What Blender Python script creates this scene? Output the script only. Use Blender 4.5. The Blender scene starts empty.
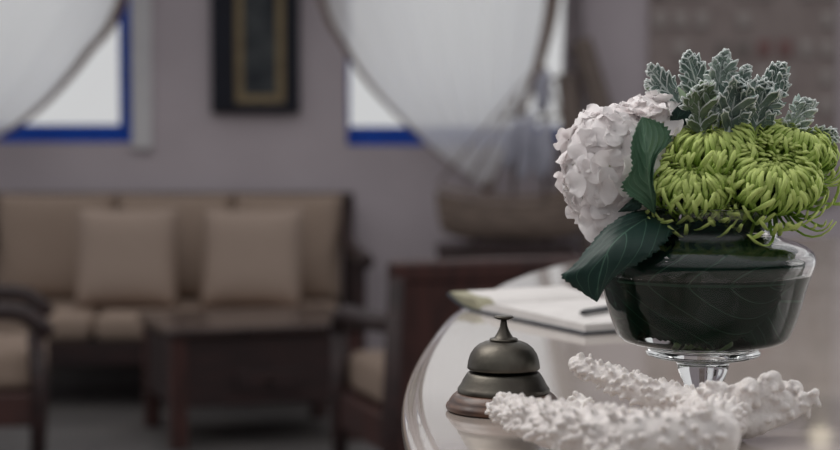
import bpy, bmesh, math, random
from mathutils import Vector, Matrix, Euler, noise
R = random.Random(7)
PI = math.pi
S = bpy.context.scene
COL = S.collection

# ------------------------------------------------------------------ camera, sky, light, exposure
F = 2000.0; CX, CY = 420.0, 225.0
CAMH = 1.29
PITCH = math.atan((225 - 84) / F)
cam = bpy.data.cameras.new('camera')
cam.sensor_width = 36.0; cam.lens = 36.0 * F / 840.0
cam.clip_start = 0.05; cam.clip_end = 100
cam.dof.use_dof = True; cam.dof.focus_distance = 1.96; cam.dof.aperture_fstop = 4.6
co = bpy.data.objects.new('camera', cam); COL.objects.link(co)
co.location = (0, 0, CAMH); co.rotation_euler = (PI / 2 - PITCH, 0, 0)
S.camera = co

w = bpy.data.worlds.new('sky'); S.world = w; w.use_nodes = True
nt = w.node_tree; nt.nodes.clear()
wo = nt.nodes.new('ShaderNodeOutputWorld'); bg = nt.nodes.new('ShaderNodeBackground')
tc = nt.nodes.new('ShaderNodeTexCoord'); sx = nt.nodes.new('ShaderNodeSeparateXYZ')
def rng(sock, f0, f1, t0, t1):
    m_ = nt.nodes.new('ShaderNodeMapRange'); m_.interpolation_type = 'SMOOTHSTEP'
    for k_, v_ in (('From Min', f0), ('From Max', f1), ('To Min', t0), ('To Max', t1)): m_.inputs[k_].default_value = v_
    nt.links.new(sock, m_.inputs['Value']); return m_.outputs[0]
nt.links.new(tc.outputs['Generated'], sx.inputs[0])
up = rng(sx.outputs['Z'], 0.05, 0.5, 0.05, 0.62)        # dim towards the far side of the hall behind the camera, bright overhead
fw = rng(sx.outputs['Y'], -0.1, 0.35, 0.0, 1.0)         # the open sky beyond the windows
mxs = nt.nodes.new('ShaderNodeMix'); mxs.data_type = 'FLOAT'
nt.links.new(fw, mxs.inputs[0]); nt.links.new(up, mxs.inputs[2]); mxs.inputs[3].default_value = 0.62
nt.links.new(mxs.outputs[0], bg.inputs['Strength'])
bg.inputs['Color'].default_value = (0.985, 0.99, 1.0, 1)
nt.links.new(bg.outputs[0], wo.inputs[0])

def area(name, loc, target, size, power, color=(1, 1, 1)):
    l = bpy.data.lights.new(name, 'AREA'); l.shape = 'RECTANGLE'
    l.size, l.size_y = size; l.energy = power; l.color = color
    o = bpy.data.objects.new(name, l); COL.objects.link(o); o.location = loc
    o.rotation_euler = (Vector(target) - Vector(loc)).to_track_quat('-Z', 'Y').to_euler()
    return o
area('overhead_key_lamp', (-1.2, 2.6, 3.2), (0.2, 2.0, 1.0), (1.6, 1.6), 46, (1.0, 0.97, 0.94))  # key light added overhead to brighten the flowers, not a roof opening
area('side_window_lamp', (3.2, 2.6, 1.9), (0.3, 2.0, 1.1), (1.2, 1.4), 14, (1.0, 0.97, 0.95))
area('outdoor_light_west', (-1.8, 10.4, 3.4), (-1.8, 8.8, 1.7), (1.6, 1.6), 22)
area('outdoor_light_east', (0.2, 10.4, 3.4), (0.2, 8.8, 1.7), (1.6, 1.6), 22)
vs = S.view_settings
vs.view_transform = 'Standard'; vs.look = 'None'; vs.exposure = 0.0; vs.gamma = 1.0; vs.use_curve_mapping = False
S.cycles.use_denoising = True
S.cycles.max_bounces = 12; S.cycles.transmission_bounces = 12; S.cycles.transparent_max_bounces = 16

# ------------------------------------------------------------------ pixel -> place helpers
cp, sp_ = math.cos(PITCH), math.sin(PITCH)
def ray(px, py):
    a = (px - CX) / F; b = -(py - CY) / F
    return Vector((a, cp + b * sp_, -sp_ + b * cp))
def at(px, py, Y):
    d = ray(px, py); t = Y / d.y
    return Vector((d.x * t, Y, CAMH + d.z * t))
def onz(px, py, z):
    d = ray(px, py); t = (z - CAMH) / d.z
    return Vector((d.x * t, d.y * t, z))

# ------------------------------------------------------------------ materials
def lin(c):
    return tuple((x / 12.92 if x <= .04045 else ((x + .055) / 1.055) ** 2.4) for x in c)
def rgb(r, g, b):
    return lin((r / 255, g / 255, b / 255)) + (1.0,)
def mat(name, c, rough=.6, metal=0.0, c2=None, scale=20.0, bump=0.0, bscale=60.0, spec=.5, coat=0.0, stretch=None, detail=3.0, sub=0.0, trans=0.0, lo=.35, hi=.65):
    m = bpy.data.materials.new(name); m.use_nodes = True
    n = m.node_tree; p = n.nodes['Principled BSDF']
    p.inputs['Base Color'].default_value = c; p.inputs['Roughness'].default_value = rough
    p.inputs['Metallic'].default_value = metal; p.inputs['Specular IOR Level'].default_value = spec
    p.inputs['Coat Weight'].default_value = coat
    if sub:
        p.inputs['Subsurface Weight'].default_value = sub; p.inputs['Subsurface Radius'].default_value = (.01, .01, .008)
        p.inputs['Subsurface Scale'].default_value = .3
    t = n.nodes.new('ShaderNodeTexCoord'); mp = n.nodes.new('ShaderNodeMapping')
    n.links.new(t.outputs['Object'], mp.inputs[0])
    if stretch: mp.inputs['Scale'].default_value = stretch
    if c2:
        z = n.nodes.new('ShaderNodeTexNoise'); z.inputs['Scale'].default_value = scale; z.inputs['Detail'].default_value = detail
        r = n.nodes.new('ShaderNodeValToRGB'); r.color_ramp.elements[0].position = lo; r.color_ramp.elements[1].position = hi
        r.color_ramp.elements[0].color = c; r.color_ramp.elements[1].color = c2
        n.links.new(mp.outputs[0], z.inputs[0]); n.links.new(z.outputs[0], r.inputs[0]); n.links.new(r.outputs[0], p.inputs['Base Color'])
    if bump:
        z = n.nodes.new('ShaderNodeTexNoise'); z.inputs['Scale'].default_value = bscale; z.inputs['Detail'].default_value = 4
        b = n.nodes.new('ShaderNodeBump'); b.inputs['Strength'].default_value = bump; b.inputs['Distance'].default_value = .004
        n.links.new(mp.outputs[0], z.inputs[0]); n.links.new(z.outputs[0], b.inputs['Height']); n.links.new(b.outputs[0], p.inputs['Normal'])
    if trans:
        tr = n.nodes.new('ShaderNodeBsdfTranslucent'); mx = n.nodes.new('ShaderNodeMixShader'); mx.inputs[0].default_value = trans
        src = p.inputs['Base Color'].links
        if src: n.links.new(src[0].from_socket, tr.inputs[0])
        else: tr.inputs[0].default_value = c
        o = n.nodes['Material Output']
        n.links.new(p.outputs[0], mx.inputs[1]); n.links.new(tr.outputs[0], mx.inputs[2]); n.links.new(mx.outputs[0], o.inputs[0])
    return m

def leaf_mat(name, c, cv, rough=.45, nv=9.0, slope=.55, wid=.05, spec=.4, bump=.5, trans=0.0, net=True):
    m = mat(name, c, rough, spec=spec)
    n = m.node_tree; p = n.nodes['Principled BSDF']; L = n.links
    uv = n.nodes.new('ShaderNodeUVMap'); uv.uv_map = 'UVMap'
    s = n.nodes.new('ShaderNodeSeparateXYZ'); L.new(uv.outputs[0], s.inputs[0])
    def M(op, a, b=None):
        x = n.nodes.new('ShaderNodeMath'); x.operation = op
        for i, v in enumerate((a, b)):
            if v is None: continue
            if isinstance(v, (int, float)): x.inputs[i].default_value = v
            else: L.new(v, x.inputs[i])
        return x.outputs[0]
    a = M('ABSOLUTE', s.outputs['Y'])
    cu = M('MULTIPLY', M('POWER', a, 1.4), slope)
    f = M('FRACT', M('MULTIPLY', M('SUBTRACT', s.outputs['X'], cu), nv))
    d = M('ABSOLUTE', M('SUBTRACT', f, .5))
    v1 = M('LESS_THAN', d, wid); v2 = M('LESS_THAN', a, .025)
    v = M('MAXIMUM', v1, v2)
    dv = M('MULTIPLY', M('SUBTRACT', .5, d), 1.6)
    z = n.nodes.new('ShaderNodeTexNoise'); z.inputs['Scale'].default_value = 90
    t = n.nodes.new('ShaderNodeTexCoord'); L.new(t.outputs['Object'], z.inputs[0])
    mx = n.nodes.new('ShaderNodeMix'); mx.data_type = 'RGBA'
    mx.inputs[6].default_value = c; mx.inputs[7].default_value = cv
    L.new(M('MULTIPLY', v, .8), mx.inputs[0]); L.new(mx.outputs[2], p.inputs['Base Color'])
    b = n.nodes.new('ShaderNodeBump'); b.inputs['Strength'].default_value = bump; b.inputs['Distance'].default_value = .003
    L.new(M('ADD', dv, M('MULTIPLY', z.outputs[0], .5)), b.inputs['Height']); L.new(b.outputs[0], p.inputs['Normal'])
    if trans:
        tr = n.nodes.new('ShaderNodeBsdfTranslucent'); L.new(mx.outputs[2], tr.inputs[0])
        ms = n.nodes.new('ShaderNodeMixShader'); ms.inputs[0].default_value = trans
        L.new(p.outputs[0], ms.inputs[1]); L.new(tr.outputs[0], ms.inputs[2]); L.new(ms.outputs[0], n.nodes['Material Output'].inputs[0])
    return m

def glass_mat(name, ior=1.45, col=(1, 1, 1, 1)):
    m = bpy.data.materials.new(name); m.use_nodes = True; n = m.node_tree; n.nodes.clear()
    g = n.nodes.new('ShaderNodeBsdfGlass'); g.inputs['IOR'].default_value = ior; g.inputs['Roughness'].default_value = 0.0
    g.inputs['Color'].default_value = col
    o = n.nodes.new('ShaderNodeOutputMaterial'); n.links.new(g.outputs[0], o.inputs[0]); return m
def pane_mat():
    m = bpy.data.materials.new('pane'); m.use_nodes = True; n = m.node_tree; n.nodes.clear()
    t = n.nodes.new('ShaderNodeBsdfTransparent'); g = n.nodes.new('ShaderNodeBsdfGlossy'); g.inputs['Roughness'].default_value = .02
    f = n.nodes.new('ShaderNodeFresnel'); f.inputs[0].default_value = 1.3
    x = n.nodes.new('ShaderNodeMixShader'); o = n.nodes.new('ShaderNodeOutputMaterial')
    n.links.new(f.outputs[0], x.inputs[0]); n.links.new(t.outputs[0], x.inputs[1]); n.links.new(g.outputs[0], x.inputs[2]); n.links.new(x.outputs[0], o.inputs[0])
    return m
def sheer_mat(name, c, thru=.3):
    m = bpy.data.materials.new(name); m.use_nodes = True; n = m.node_tree; n.nodes.clear()
    t = n.nodes.new('ShaderNodeBsdfTransparent'); tl = n.nodes.new('ShaderNodeBsdfTranslucent'); d = n.nodes.new('ShaderNodeBsdfDiffuse')
    wv = n.nodes.new('ShaderNodeTexWave'); wv.inputs['Scale'].default_value = 3
    tl.inputs[0].default_value = c; d.inputs[0].default_value = c
    a = n.nodes.new('ShaderNodeMixShader'); a.inputs[0].default_value = .25
    x = n.nodes.new('ShaderNodeMixShader'); x.inputs[0].default_value = thru
    o = n.nodes.new('ShaderNodeOutputMaterial')
    n.links.new(tl.outputs[0], a.inputs[1]); n.links.new(d.outputs[0], a.inputs[2])
    n.links.new(a.outputs[0], x.inputs[1]); n.links.new(t.outputs[0], x.inputs[2]); n.links.new(x.outputs[0], o.inputs[0])
    return m

M_wall = mat('plaster', rgb(208, 197, 203), .9, c2=rgb(200, 189, 195), scale=3, bump=.15, bscale=30)
M_floor = mat('floor_tile', rgb(98, 94, 92), .55, c2=rgb(84, 80, 80), scale=4)
M_base = mat('skirting', rgb(120, 114, 114), .7, c2=rgb(112, 106, 106))
M_blue = mat('blue_paint', rgb(2, 84, 200), .5, c2=rgb(2, 76, 190), scale=8)
M_white = mat('white_paint', rgb(232, 230, 232), .6, c2=rgb(222, 220, 224), scale=5)
M_wood = mat('dark_wood', rgb(56, 36, 35), .55, c2=rgb(40, 27, 28), scale=9, stretch=(1, 1, 6), coat=.05)
M_woodr = mat('red_wood', rgb(76, 44, 40), .5, c2=rgb(56, 33, 31), scale=7, stretch=(5, 1, 1), coat=.2)
M_beige = mat('beige_linen', rgb(164, 145, 132), .95, c2=rgb(154, 135, 122), scale=120, bump=.3, bscale=300, spec=.1)
M_beige2 = mat('pillow_linen', rgb(176, 157, 145), .95, c2=rgb(166, 147, 135), scale=120, bump=.3, bscale=300, spec=.1)
M_marble = mat('marble', rgb(192, 182, 175), .13, c2=rgb(162, 150, 141), scale=2.4, detail=8, stretch=(.5, 1, 1), spec=.5, coat=.8, lo=.4, hi=.72)
M_pane = pane_mat()
M_sheer = sheer_mat('sheer_fabric', (.95, .95, .95, 1), .22)
M_trimc = mat('hem_linen', rgb(150, 132, 124), .95, c2=rgb(138, 120, 112), scale=40, trans=.12, spec=.1)
M_sheer2 = mat('cotton_drape', rgb(190, 180, 184), .95, c2=rgb(178, 168, 172), scale=10, trans=.25, spec=.1)
M_black = mat('black_frame', rgb(18, 20, 34), .4, c2=rgb(24, 26, 40), scale=10)
M_gold = mat('gold_mount', rgb(150, 132, 100), .5, c2=rgb(134, 116, 88), scale=20)
M_rope = mat('rope', rgb(150, 132, 120), .9, c2=rgb(124, 108, 98), scale=60)
M_hull = mat('weathered_hull', rgb(156, 138, 126), .8, c2=rgb(104, 90, 84), scale=14, stretch=(1, 1, 9))
M_oar = mat('old_oar', rgb(124, 110, 102), .8, c2=rgb(104, 92, 86), scale=12, stretch=(1, 1, 8))
M_sail = mat('sail_cloth', rgb(190, 190, 204), .9, c2=rgb(172, 172, 186), scale=14)
M_bell = mat('aged_bronze', rgb(104, 100, 92), .46, 1.0, c2=rgb(78, 73, 68), scale=26, bump=.08, bscale=120)
M_bellw = mat('bell_base_wood', rgb(104, 72, 54), .45, c2=rgb(62, 40, 32), scale=40, stretch=(1, 1, 6), coat=.1)
M_coral = mat('coral', rgb(230, 224, 221), .8, c2=rgb(216, 209, 206), scale=60, bump=.35, bscale=420, spec=.2, sub=.15)
M_petal = mat('white_petal', rgb(252, 248, 248), .7, c2=rgb(246, 240, 240), scale=40, spec=.15, trans=.3, bump=.12, bscale=220)
M_pcore = mat('petal_core', rgb(226, 224, 206), .8, c2=rgb(210, 212, 186), scale=60)
M_mum = mat('lime_petal', rgb(200, 220, 136), .5, c2=rgb(164, 196, 98), scale=40, spec=.25, trans=.25)
def petal_mat(name, c0, c1, c2):
    m = mat(name, c1, .5, spec=.25); n = m.node_tree; L = n.links; p = n.nodes['Principled BSDF']
    uv = n.nodes.new('ShaderNodeUVMap'); uv.uv_map = 'UVMap'; s_ = n.nodes.new('ShaderNodeSeparateXYZ'); L.new(uv.outputs[0], s_.inputs[0])
    rp = n.nodes.new('ShaderNodeValToRGB'); e = rp.color_ramp.elements
    e[0].position = .1; e[0].color = c0; e[1].position = .95; e[1].color = c2; k = e.new(.55); k.color = c1
    L.new(s_.outputs['X'], rp.inputs[0]); L.new(rp.outputs[0], p.inputs['Base Color'])
    tr = n.nodes.new('ShaderNodeBsdfTranslucent'); L.new(rp.outputs[0], tr.inputs[0]); mx = n.nodes.new('ShaderNodeMixShader'); mx.inputs[0].default_value = .22
    L.new(p.outputs[0], mx.inputs[1]); L.new(tr.outputs[0], mx.inputs[2]); L.new(mx.outputs[0], n.nodes['Material Output'].inputs[0])
    return m
M_mum = petal_mat('lime_petal', rgb(92, 130, 48), rgb(160, 194, 84), rgb(214, 228, 140))
M_mumc = mat('lime_centre', rgb(112, 148, 66), .6, c2=rgb(86, 122, 54), scale=300)
M_stem = mat('green_stem', rgb(76, 112, 54), .5, c2=rgb(62, 96, 46), scale=30)
M_leafU = leaf_mat('hydrangea_leaf', rgb(76, 112, 86), rgb(112, 146, 118), .5, nv=7, bump=.35, wid=.035, trans=.12)
M_leafD = leaf_mat('dark_hydrangea_leaf', rgb(22, 48, 42), rgb(66, 96, 82), .5, nv=5, wid=.025, bump=.15, spec=.3)
M_leafI = leaf_mat('lining_leaf', rgb(14, 36, 27), rgb(40, 70, 54), .8, nv=5, wid=.025, bump=.1, spec=.0)
M_dust = mat('felted_leaf', rgb(150, 166, 160), .9, c2=rgb(110, 130, 124), scale=50, spec=.1, bump=.3, bscale=400)
M_dustp = mat('pale_felted_leaf', rgb(206, 214, 210), .92, c2=rgb(170, 186, 180), scale=50, spec=.1, bump=.3, bscale=400)
M_dustw = mat('felted_midrib', rgb(236, 240, 238), .95, c2=rgb(224, 230, 228), scale=50, spec=.1)
M_dustg = mat('green_felted_leaf', rgb(150, 166, 140), .9, c2=rgb(118, 138, 112), scale=50, spec=.1)
M_glass = glass_mat('clear_glass', 1.36)
M_water = glass_mat('water', 1.33, (.97, .99, .98, 1))
M_wet = glass_mat('water_against_glass', 1.33 / 1.36, (.98, 1, .99, 1))
M_paper = mat('paper', rgb(210, 206, 204), .85, c2=rgb(202, 198, 196), scale=30, spec=.2)
M_cover = mat('navy_cover', rgb(34, 42, 54), .5, c2=rgb(28, 34, 46), scale=60)
M_olive = mat('olive_paper', rgb(150, 146, 124), .8, c2=rgb(138, 134, 112), scale=30)
M_pen = mat('black_pen', rgb(20, 22, 28), .3, c2=rgb(24, 26, 32))
M_tex = mat('woven_brown', rgb(172, 158, 155), .95, c2=rgb(160, 146, 143), scale=14, bump=.3, bscale=60)
M_tex2 = mat('woven_pale', rgb(188, 178, 175), .95, c2=rgb(176, 166, 163), scale=14)
M_tex3 = mat('woven_dark', rgb(150, 140, 137), .95, c2=rgb(140, 130, 127), scale=14)
M_tex4 = mat('woven_red', rgb(154, 120, 118), .95, c2=rgb(144, 112, 110), scale=14)
M_photo = mat('picture_print', rgb(26, 32, 44), .5, c2=rgb(78, 82, 84), scale=9, detail=5)
M_lamp = bpy.data.materials.new('lamp_globe'); M_lamp.use_nodes = True
_p = M_lamp.node_tree.nodes['Principled BSDF']; _p.inputs['Emission Color'].default_value = (1, .86, .62, 1); _p.inputs['Emission Strength'].default_value = 1.0
M_steel = mat('dark_iron', rgb(50, 46, 46), .5, 1.0, c2=rgb(60, 56, 54))

# ------------------------------------------------------------------ mesh helpers
def mesh(name, bm, m, parent=None, smooth=True, local=None):
    me = bpy.data.meshes.new(name)
    if smooth:
        for f in bm.faces: f.smooth = True
    bm.to_mesh(me); bm.free()
    for mm in (m if isinstance(m, (list, tuple)) else [m]): me.materials.append(mm)
    o = bpy.data.objects.new(name, me); COL.objects.link(o)
    if parent is not None: o.parent = parent
    return o
def tag(o, label=None, cat=None, group=None, kind=None):
    if label: o['label'] = label
    if cat: o['category'] = cat
    if group: o['group'] = group
    if kind: o['kind'] = kind
    return o
def thing(name, label, cat, loc=(0, 0, 0), rz=0.0, group=None):
    o = bpy.data.objects.new(name, None); COL.objects.link(o); o.empty_display_size = .05
    o.location = loc; o.rotation_euler = (0, 0, rz)
    return tag(o, label, cat, group)
def bb(bm, x0, x1, y0, y1, z0, z1, bev=0.0, seg=2, M=None, mi=0):
    r = bmesh.ops.create_cube(bm, size=1.0)
    vs_ = r['verts']
    for v in vs_:
        v.co = Vector(((x0 + x1) / 2 + v.co.x * (x1 - x0), (y0 + y1) / 2 + v.co.y * (y1 - y0), (z0 + z1) / 2 + v.co.z * (z1 - z0)))
    fs = set(f for v in vs_ for f in v.link_faces)
    if bev:
        es = list(set(e for v in vs_ for e in v.link_edges))
        g = bmesh.ops.bevel(bm, geom=es, offset=bev, segments=seg, profile=.5, affect='EDGES')
        vs_ = list(set(v for f in g['faces'] for v in f.verts) | set(v for v in vs_ if v.is_valid))
        fs = set(f for v in vs_ for f in v.link_faces)
    for f in fs: f.material_index = mi
    if M:
        for v in vs_: v.co = M @ v.co
    return vs_
def lathe(bm, prof, n=64, c=(0, 0, 0), close=False):
    rings = []
    for (r, z) in prof:
        if r < 1e-6: rings.append([bm.verts.new((c[0], c[1], c[2] + z))])
        else: rings.append([bm.verts.new((c[0] + r * math.cos(2 * PI * i / n), c[1] + r * math.sin(2 * PI * i / n), c[2] + z)) for i in range(n)])
    pairs = list(zip(rings[:-1], rings[1:]))
    if close: pairs.append((rings[-1], rings[0]))
    for a, b in pairs:
        for i in range(n):
            j = (i + 1) % n
            q = [a[i % len(a)], a[j % len(a)], b[j % len(b)], b[i % len(b)]]
            u = []
            for v in q:
                if v not in u: u.append(v)
            if len(u) > 2: bm.faces.new(u)
    bmesh.ops.recalc_face_normals(bm, faces=bm.faces[:])
def tube(bm, pts, rad, n=10, cap=True):
    pts = [Vector(p) for p in pts]
    if not hasattr(rad, '__len__'): rad = [rad] * len(pts)
    up = None; rings = []
    for i, p in enumerate(pts):
        d = (pts[min(i + 1, len(pts) - 1)] - pts[max(i - 1, 0)]).normalized()
        if up is None:
            up = d.orthogonal().normalized()
        up = (up - d * up.dot(d)).normalized(); s = d.cross(up)
        rings.append([bm.verts.new(p + (up * math.cos(2 * PI * k / n) + s * math.sin(2 * PI * k / n)) * rad[i]) for k in range(n)])
    for a, b in zip(rings[:-1], rings[1:]):
        for k in range(n):
            bm.faces.new((a[k], a[(k + 1) % n], b[(k + 1) % n], b[k]))
    if cap:
        bm.faces.new(rings[0][::-1]); bm.faces.new(rings[-1])
def bez(p, t):
    p = [Vector(x) for x in p]
    while len(p) > 1: p = [a.lerp(b, t) for a, b in zip(p[:-1], p[1:])]
    return p[0]
def poly_at(P, t):
    L = [0.0]
    for a, b in zip(P[:-1], P[1:]): L.append(L[-1] + (b - a).length)
    s = t * L[-1]
    for i in range(len(P) - 1):
        if s <= L[i + 1] or i == len(P) - 2:
            k = (s - L[i]) / max(L[i + 1] - L[i], 1e-9)
            a = P[max(i - 1, 0)]; b = P[i]; c = P[i + 1]; d = P[min(i + 2, len(P) - 1)]
            return 0.5 * ((2 * b) + (c - a) * k + (2 * a - 5 * b + 4 * c - d) * k * k + (3 * b - a - 3 * c + d) * k ** 3)
def resample(P, n):
    P = [Vector(p) for p in P]
    return [poly_at(P, i / (n - 1)) for i in range(n)]

# ------------------------------------------------------------------ the room
WY = 8.8
def wx(px): return at(px, 84, WY).x
def wz(py): return at(420, py, WY).z
W1 = (-2.45, wx(133), wz(143), 2.35)      # x0, x1, z0, z1
W2 = (wx(349) - .012, wx(582), wz(146), 2.35)
bm = bmesh.new()
XL, XR, ZT = -3.6, 3.6, 2.9
for (x0, x1, z0, z1) in ((XL, W1[0], 0, ZT), (W1[1], W2[0], 0, ZT), (W2[1], XR, 0, ZT),
                         (W1[0], W1[1], 0, W1[2]), (W1[0], W1[1], W1[3], ZT), (W2[0], W2[1], 0, W2[2]), (W2[0], W2[1], W2[3], ZT)):
    bb(bm, x0, x1, WY, WY + .22, z0, z1)
tag(mesh('wall_back', bm, M_wall, smooth=False), kind='structure')
bm = bmesh.new(); bb(bm, XL, XR, -1.5, WY + .22, -.1, 0)
tag(mesh('floor', bm, M_floor, smooth=False), kind='structure')
bm = bmesh.new(); bb(bm, XL, XR, WY - .018, WY, 0, .1, .004)
tag(mesh('baseboard_back', bm, M_base, smooth=False), kind='structure')

def window(name, x0, x1, z0, z1, lw, rw, bw):
    t = thing(name, None, None, ((x0 + x1) / 2, WY + .06, z0)); t['kind'] = 'structure'
    ox, oz = (x0 + x1) / 2, z0
    bm = bmesh.new()
    bb(bm, x0 - ox, x0 + lw - ox, 0, .06, 0, z1 - oz, .006); bb(bm, x1 - rw - ox, x1 - ox, 0, .06, 0, z1 - oz, .006)
    bb(bm, x0 + lw - ox, x1 - rw - ox, .002, .058, 0, bw, .006); bb(bm, x0 + lw - ox, x1 - rw - ox, .002, .058, z1 - .08 - oz, z1 - oz, .006)
    mesh('frame', bm, M_blue, t, False)
    bm = bmesh.new(); bb(bm, x0 + lw - ox, x1 - rw - ox, .026, .032, bw, z1 - .08 - oz)
    mesh('pane', bm, M_pane, t, False)
window('window_1', *W1, .07, (133 - 117) / 227.3, (143 - 125) / 227.3)
window('window_2', *W2, .012, .07, (146 - 127) / 227.3)
bm = bmesh.new(); bb(bm, W1[1] - .004, wx(152), WY - .03, WY + .001, wz(149), 2.4, .006)
tag(mesh('trim_1', bm, M_white, smooth=False), kind='structure')

# ------------------------------------------------------------------ curtains
def curtain(name, label, Lpx, Rpx, Y, amp, nf, hemL, hemR, seed=0, tail=None):
    rows, cols = 48, 110
    Lp = resample([at(x, y, Y) for x, y in Lpx], rows); Rp = resample([at(x, y, Y) for x, y in Rpx], rows)
    base = thing(name, label, 'curtain', (0, Y, 0))
    off = Vector((0, Y, 0))
    def P(i, u):
        v = i / (rows - 1)
        p = Lp[i].lerp(Rp[i], u)
        wid = abs((Rp[i] - Lp[i]).length)
        a = amp * (.35 + .65 * v)
        p = p + Vector((0, a * math.sin(2 * PI * nf * u + 1.3 * math.sin(4 * u + seed) + v) + .012 * math.sin(9 * u + 3 * v), 0))
        return p - off
    def strip(u0, u1, n, m, nm, dy=0):
        bm = bmesh.new()
        g = [[bm.verts.new(P(i, u0 + (u1 - u0) * j / n) + Vector((0, dy, 0))) for j in range(n + 1)] for i in range(rows)]
        for i in range(rows - 1):
            for j in range(n):
                bm.faces.new((g[i][j], g[i][j + 1], g[i + 1][j + 1], g[i + 1][j]))
        return mesh(nm, bm, m, base)
    strip(0, 1, cols, M_sheer, 'sheer_panel')
    for hm in hemL + hemR:
        o = strip(hm[0], hm[1], 4, M_trimc, 'hem', -.004)
        sm = o.modifiers.new('solid', 'SOLIDIFY'); sm.thickness = .004; sm.offset = 0
    bm = bmesh.new(); e = P(rows - 1, .5)
    bmesh.ops.create_uvsphere(bm, u_segments=12, v_segments=8, radius=.03, matrix=Matrix.Translation(e) @ Matrix.Diagonal((1, 1, .9, 1)))
    mesh('tieback', bm, M_trimc, base)
    bm = bmesh.new(); a = P(0, 0); b = P(0, 1)
    zt = max(a.z, b.z)
    tube(bm, [(min(a.x, b.x) - .08, 0, zt + .01), (max(a.x, b.x) + .08, 0, zt + .01)], .012, 12)
    mesh('rod', bm, M_steel, base)
    return base
curtain('curtain', 'white sheer curtain swept left across the blue window beside the sofa',
        [(-190, -184), (-175, 0), (-150, 120), (-100, 185)], [(178, -184), (128, 0), (92, 55), (61, 92), (30, 120), (-8, 143), (-95, 190)], 8.62, .006, 9, [], [(.965, 1.0)])
curtain('curtain', 'white sheer curtain gathered to a point over the window behind the ship model',
        [(268, -184), (318, 0), (340, 44), (366, 84), (402, 122), (440, 157), (484, 187)], [(600, -184), (566, -40), (556, 20), (538, 80), (514, 136), (492, 187)], 8.62, .006, 9, [(0, .03)], [(.94, 1.0)], 2)

# long cotton drape right of the second window
def drape(px0, px1, Y):
    bm = bmesh.new(); rows, n = 20, 40
    x0, x1 = at(px0, 84, Y).x, at(px1, 84, Y).x
    g = []
    for i in range(rows + 1):
        z = 2.45 - 2.0 * i / rows; r = []
        for j in range(n + 1):
            u = j / n
            r.append(bm.verts.new((x0 + (x1 - x0) * u + .01 * math.sin(3 * u + i * .3), -.018 + .016 * math.sin(2 * PI * 4 * u), z)))
        g.append(r)
    for i in range(rows):
        for j in range(n): bm.faces.new((g[i][j], g[i][j + 1], g[i + 1][j + 1], g[i + 1][j]))
    t = thing('drape', 'narrow greyish cotton drape hanging straight beside the oars', 'curtain', (0, Y, 0))
    o = mesh('fabric', bm, M_sheer2, t); s = o.modifiers.new('s', 'SOLIDIFY'); s.thickness = .004
    bm = bmesh.new(); tube(bm, [(x0 - .03, 0, 2.46), (x1 + .03, 0, 2.46)], .012, 12); mesh('rod', bm, M_steel, t)
drape(562, 584, 8.765)

# ------------------------------------------------------------------ picture on the wall
def picture():
    x0, x1, z0, z1 = wx(212), wx(300), wz(113), wz(-62)
    t = thing('framed_picture', 'tall narrow picture in a black frame hung between the two windows', 'picture', ((x0 + x1) / 2, WY, z0))
    W, H = (x1 - x0) / 2, z1 - z0
    bm = bmesh.new(); b = .105
    bb(bm, -W, -W + b, -.04, 0, 0, H, .008); bb(bm, W - b * .62, W, -.04, 0, 0, H, .008)
    bb(bm, -W + b, W - b * .62, -.039, 0, 0, b * .42, .006); bb(bm, -W + b, W - b * .62, -.039, 0, H - b * .42, H, .006)
    mesh('frame', bm, M_black, t, False)
    bm = bmesh.new(); g = .036
    xa, xb, za, zb = -W + b, W - b * .62, b * .42, H - b * .42
    bb(bm, xa, xa + g, -.03, 0, za, zb); bb(bm, xb - g, xb, -.03, 0, za, zb)
    bb(bm, xa + g, xb - g, -.03, 0, za, za + g); bb(bm, xa + g, xb - g, -.03, 0, zb - g, zb)
    mesh('gold_mount', bm, M_gold, t, False)
    bm = bmesh.new(); bb(bm, xa + g, xb - g, -.02, 0, za + g, zb - g); mesh('print', bm, M_photo, t, False)
picture()

# ------------------------------------------------------------------ sofa
def cushion(bm, cx, cy, cz, w, h, d, M=None, n=18, pinch=.06, ex=.55):
    """pillow in XZ plane, thickness along Y"""
    def side(s):
        g = []
        for i in range(n + 1):
            r = []
            for j in range(n + 1):
                u = -1 + 2 * i / n; v = -1 + 2 * j / n
                th = (max(0, 1 - u ** 4) * max(0, 1 - v ** 4)) ** ex
                x = u * w / 2 * (1 - pinch * (1 - v * v)); z = v * h / 2 * (1 - pinch * (1 - u * u))
                r.append((x, s * d / 2 * th, z))
            g.append(r)
        return g
    V = {}
    for s in (-1, 1):
        g = side(s)
        for i in range(n + 1):
            for j in range(n + 1):
                k = (i, j, 0 if i in (0, n) or j in (0, n) else s)
                if k not in V:
                    p = Vector(g[i][j]); p = (M @ p) if M else p
                    V[k] = bm.verts.new(p + Vector((cx, cy, cz)))
        for i in range(n):
            for j in range(n):
                q = [V[(a, b, 0 if a in (0, n) or b in (0, n) else s)] for a, b in ((i, j), (i + 1, j), (i + 1, j + 1), (i, j + 1))]
                bm.faces.new(q if s < 0 else q[::-1])
SX0, SX1 = -1.86, -.285; SYF, SYB = 7.9, 8.67
sofa = thing('sofa', 'dark wooden sofa with beige cushions along the wall under the windows', 'sofa', ((SX0 + SX1) / 2, (SYF + SYB) / 2, 0))
so = Vector(sofa.location)
def sofa_part(nm, f, m, smooth=False):
    bm = bmesh.new(); f(bm)
    for v in bm.verts: v.co -= so
    return mesh(nm, bm, m, sofa, smooth)
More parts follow.
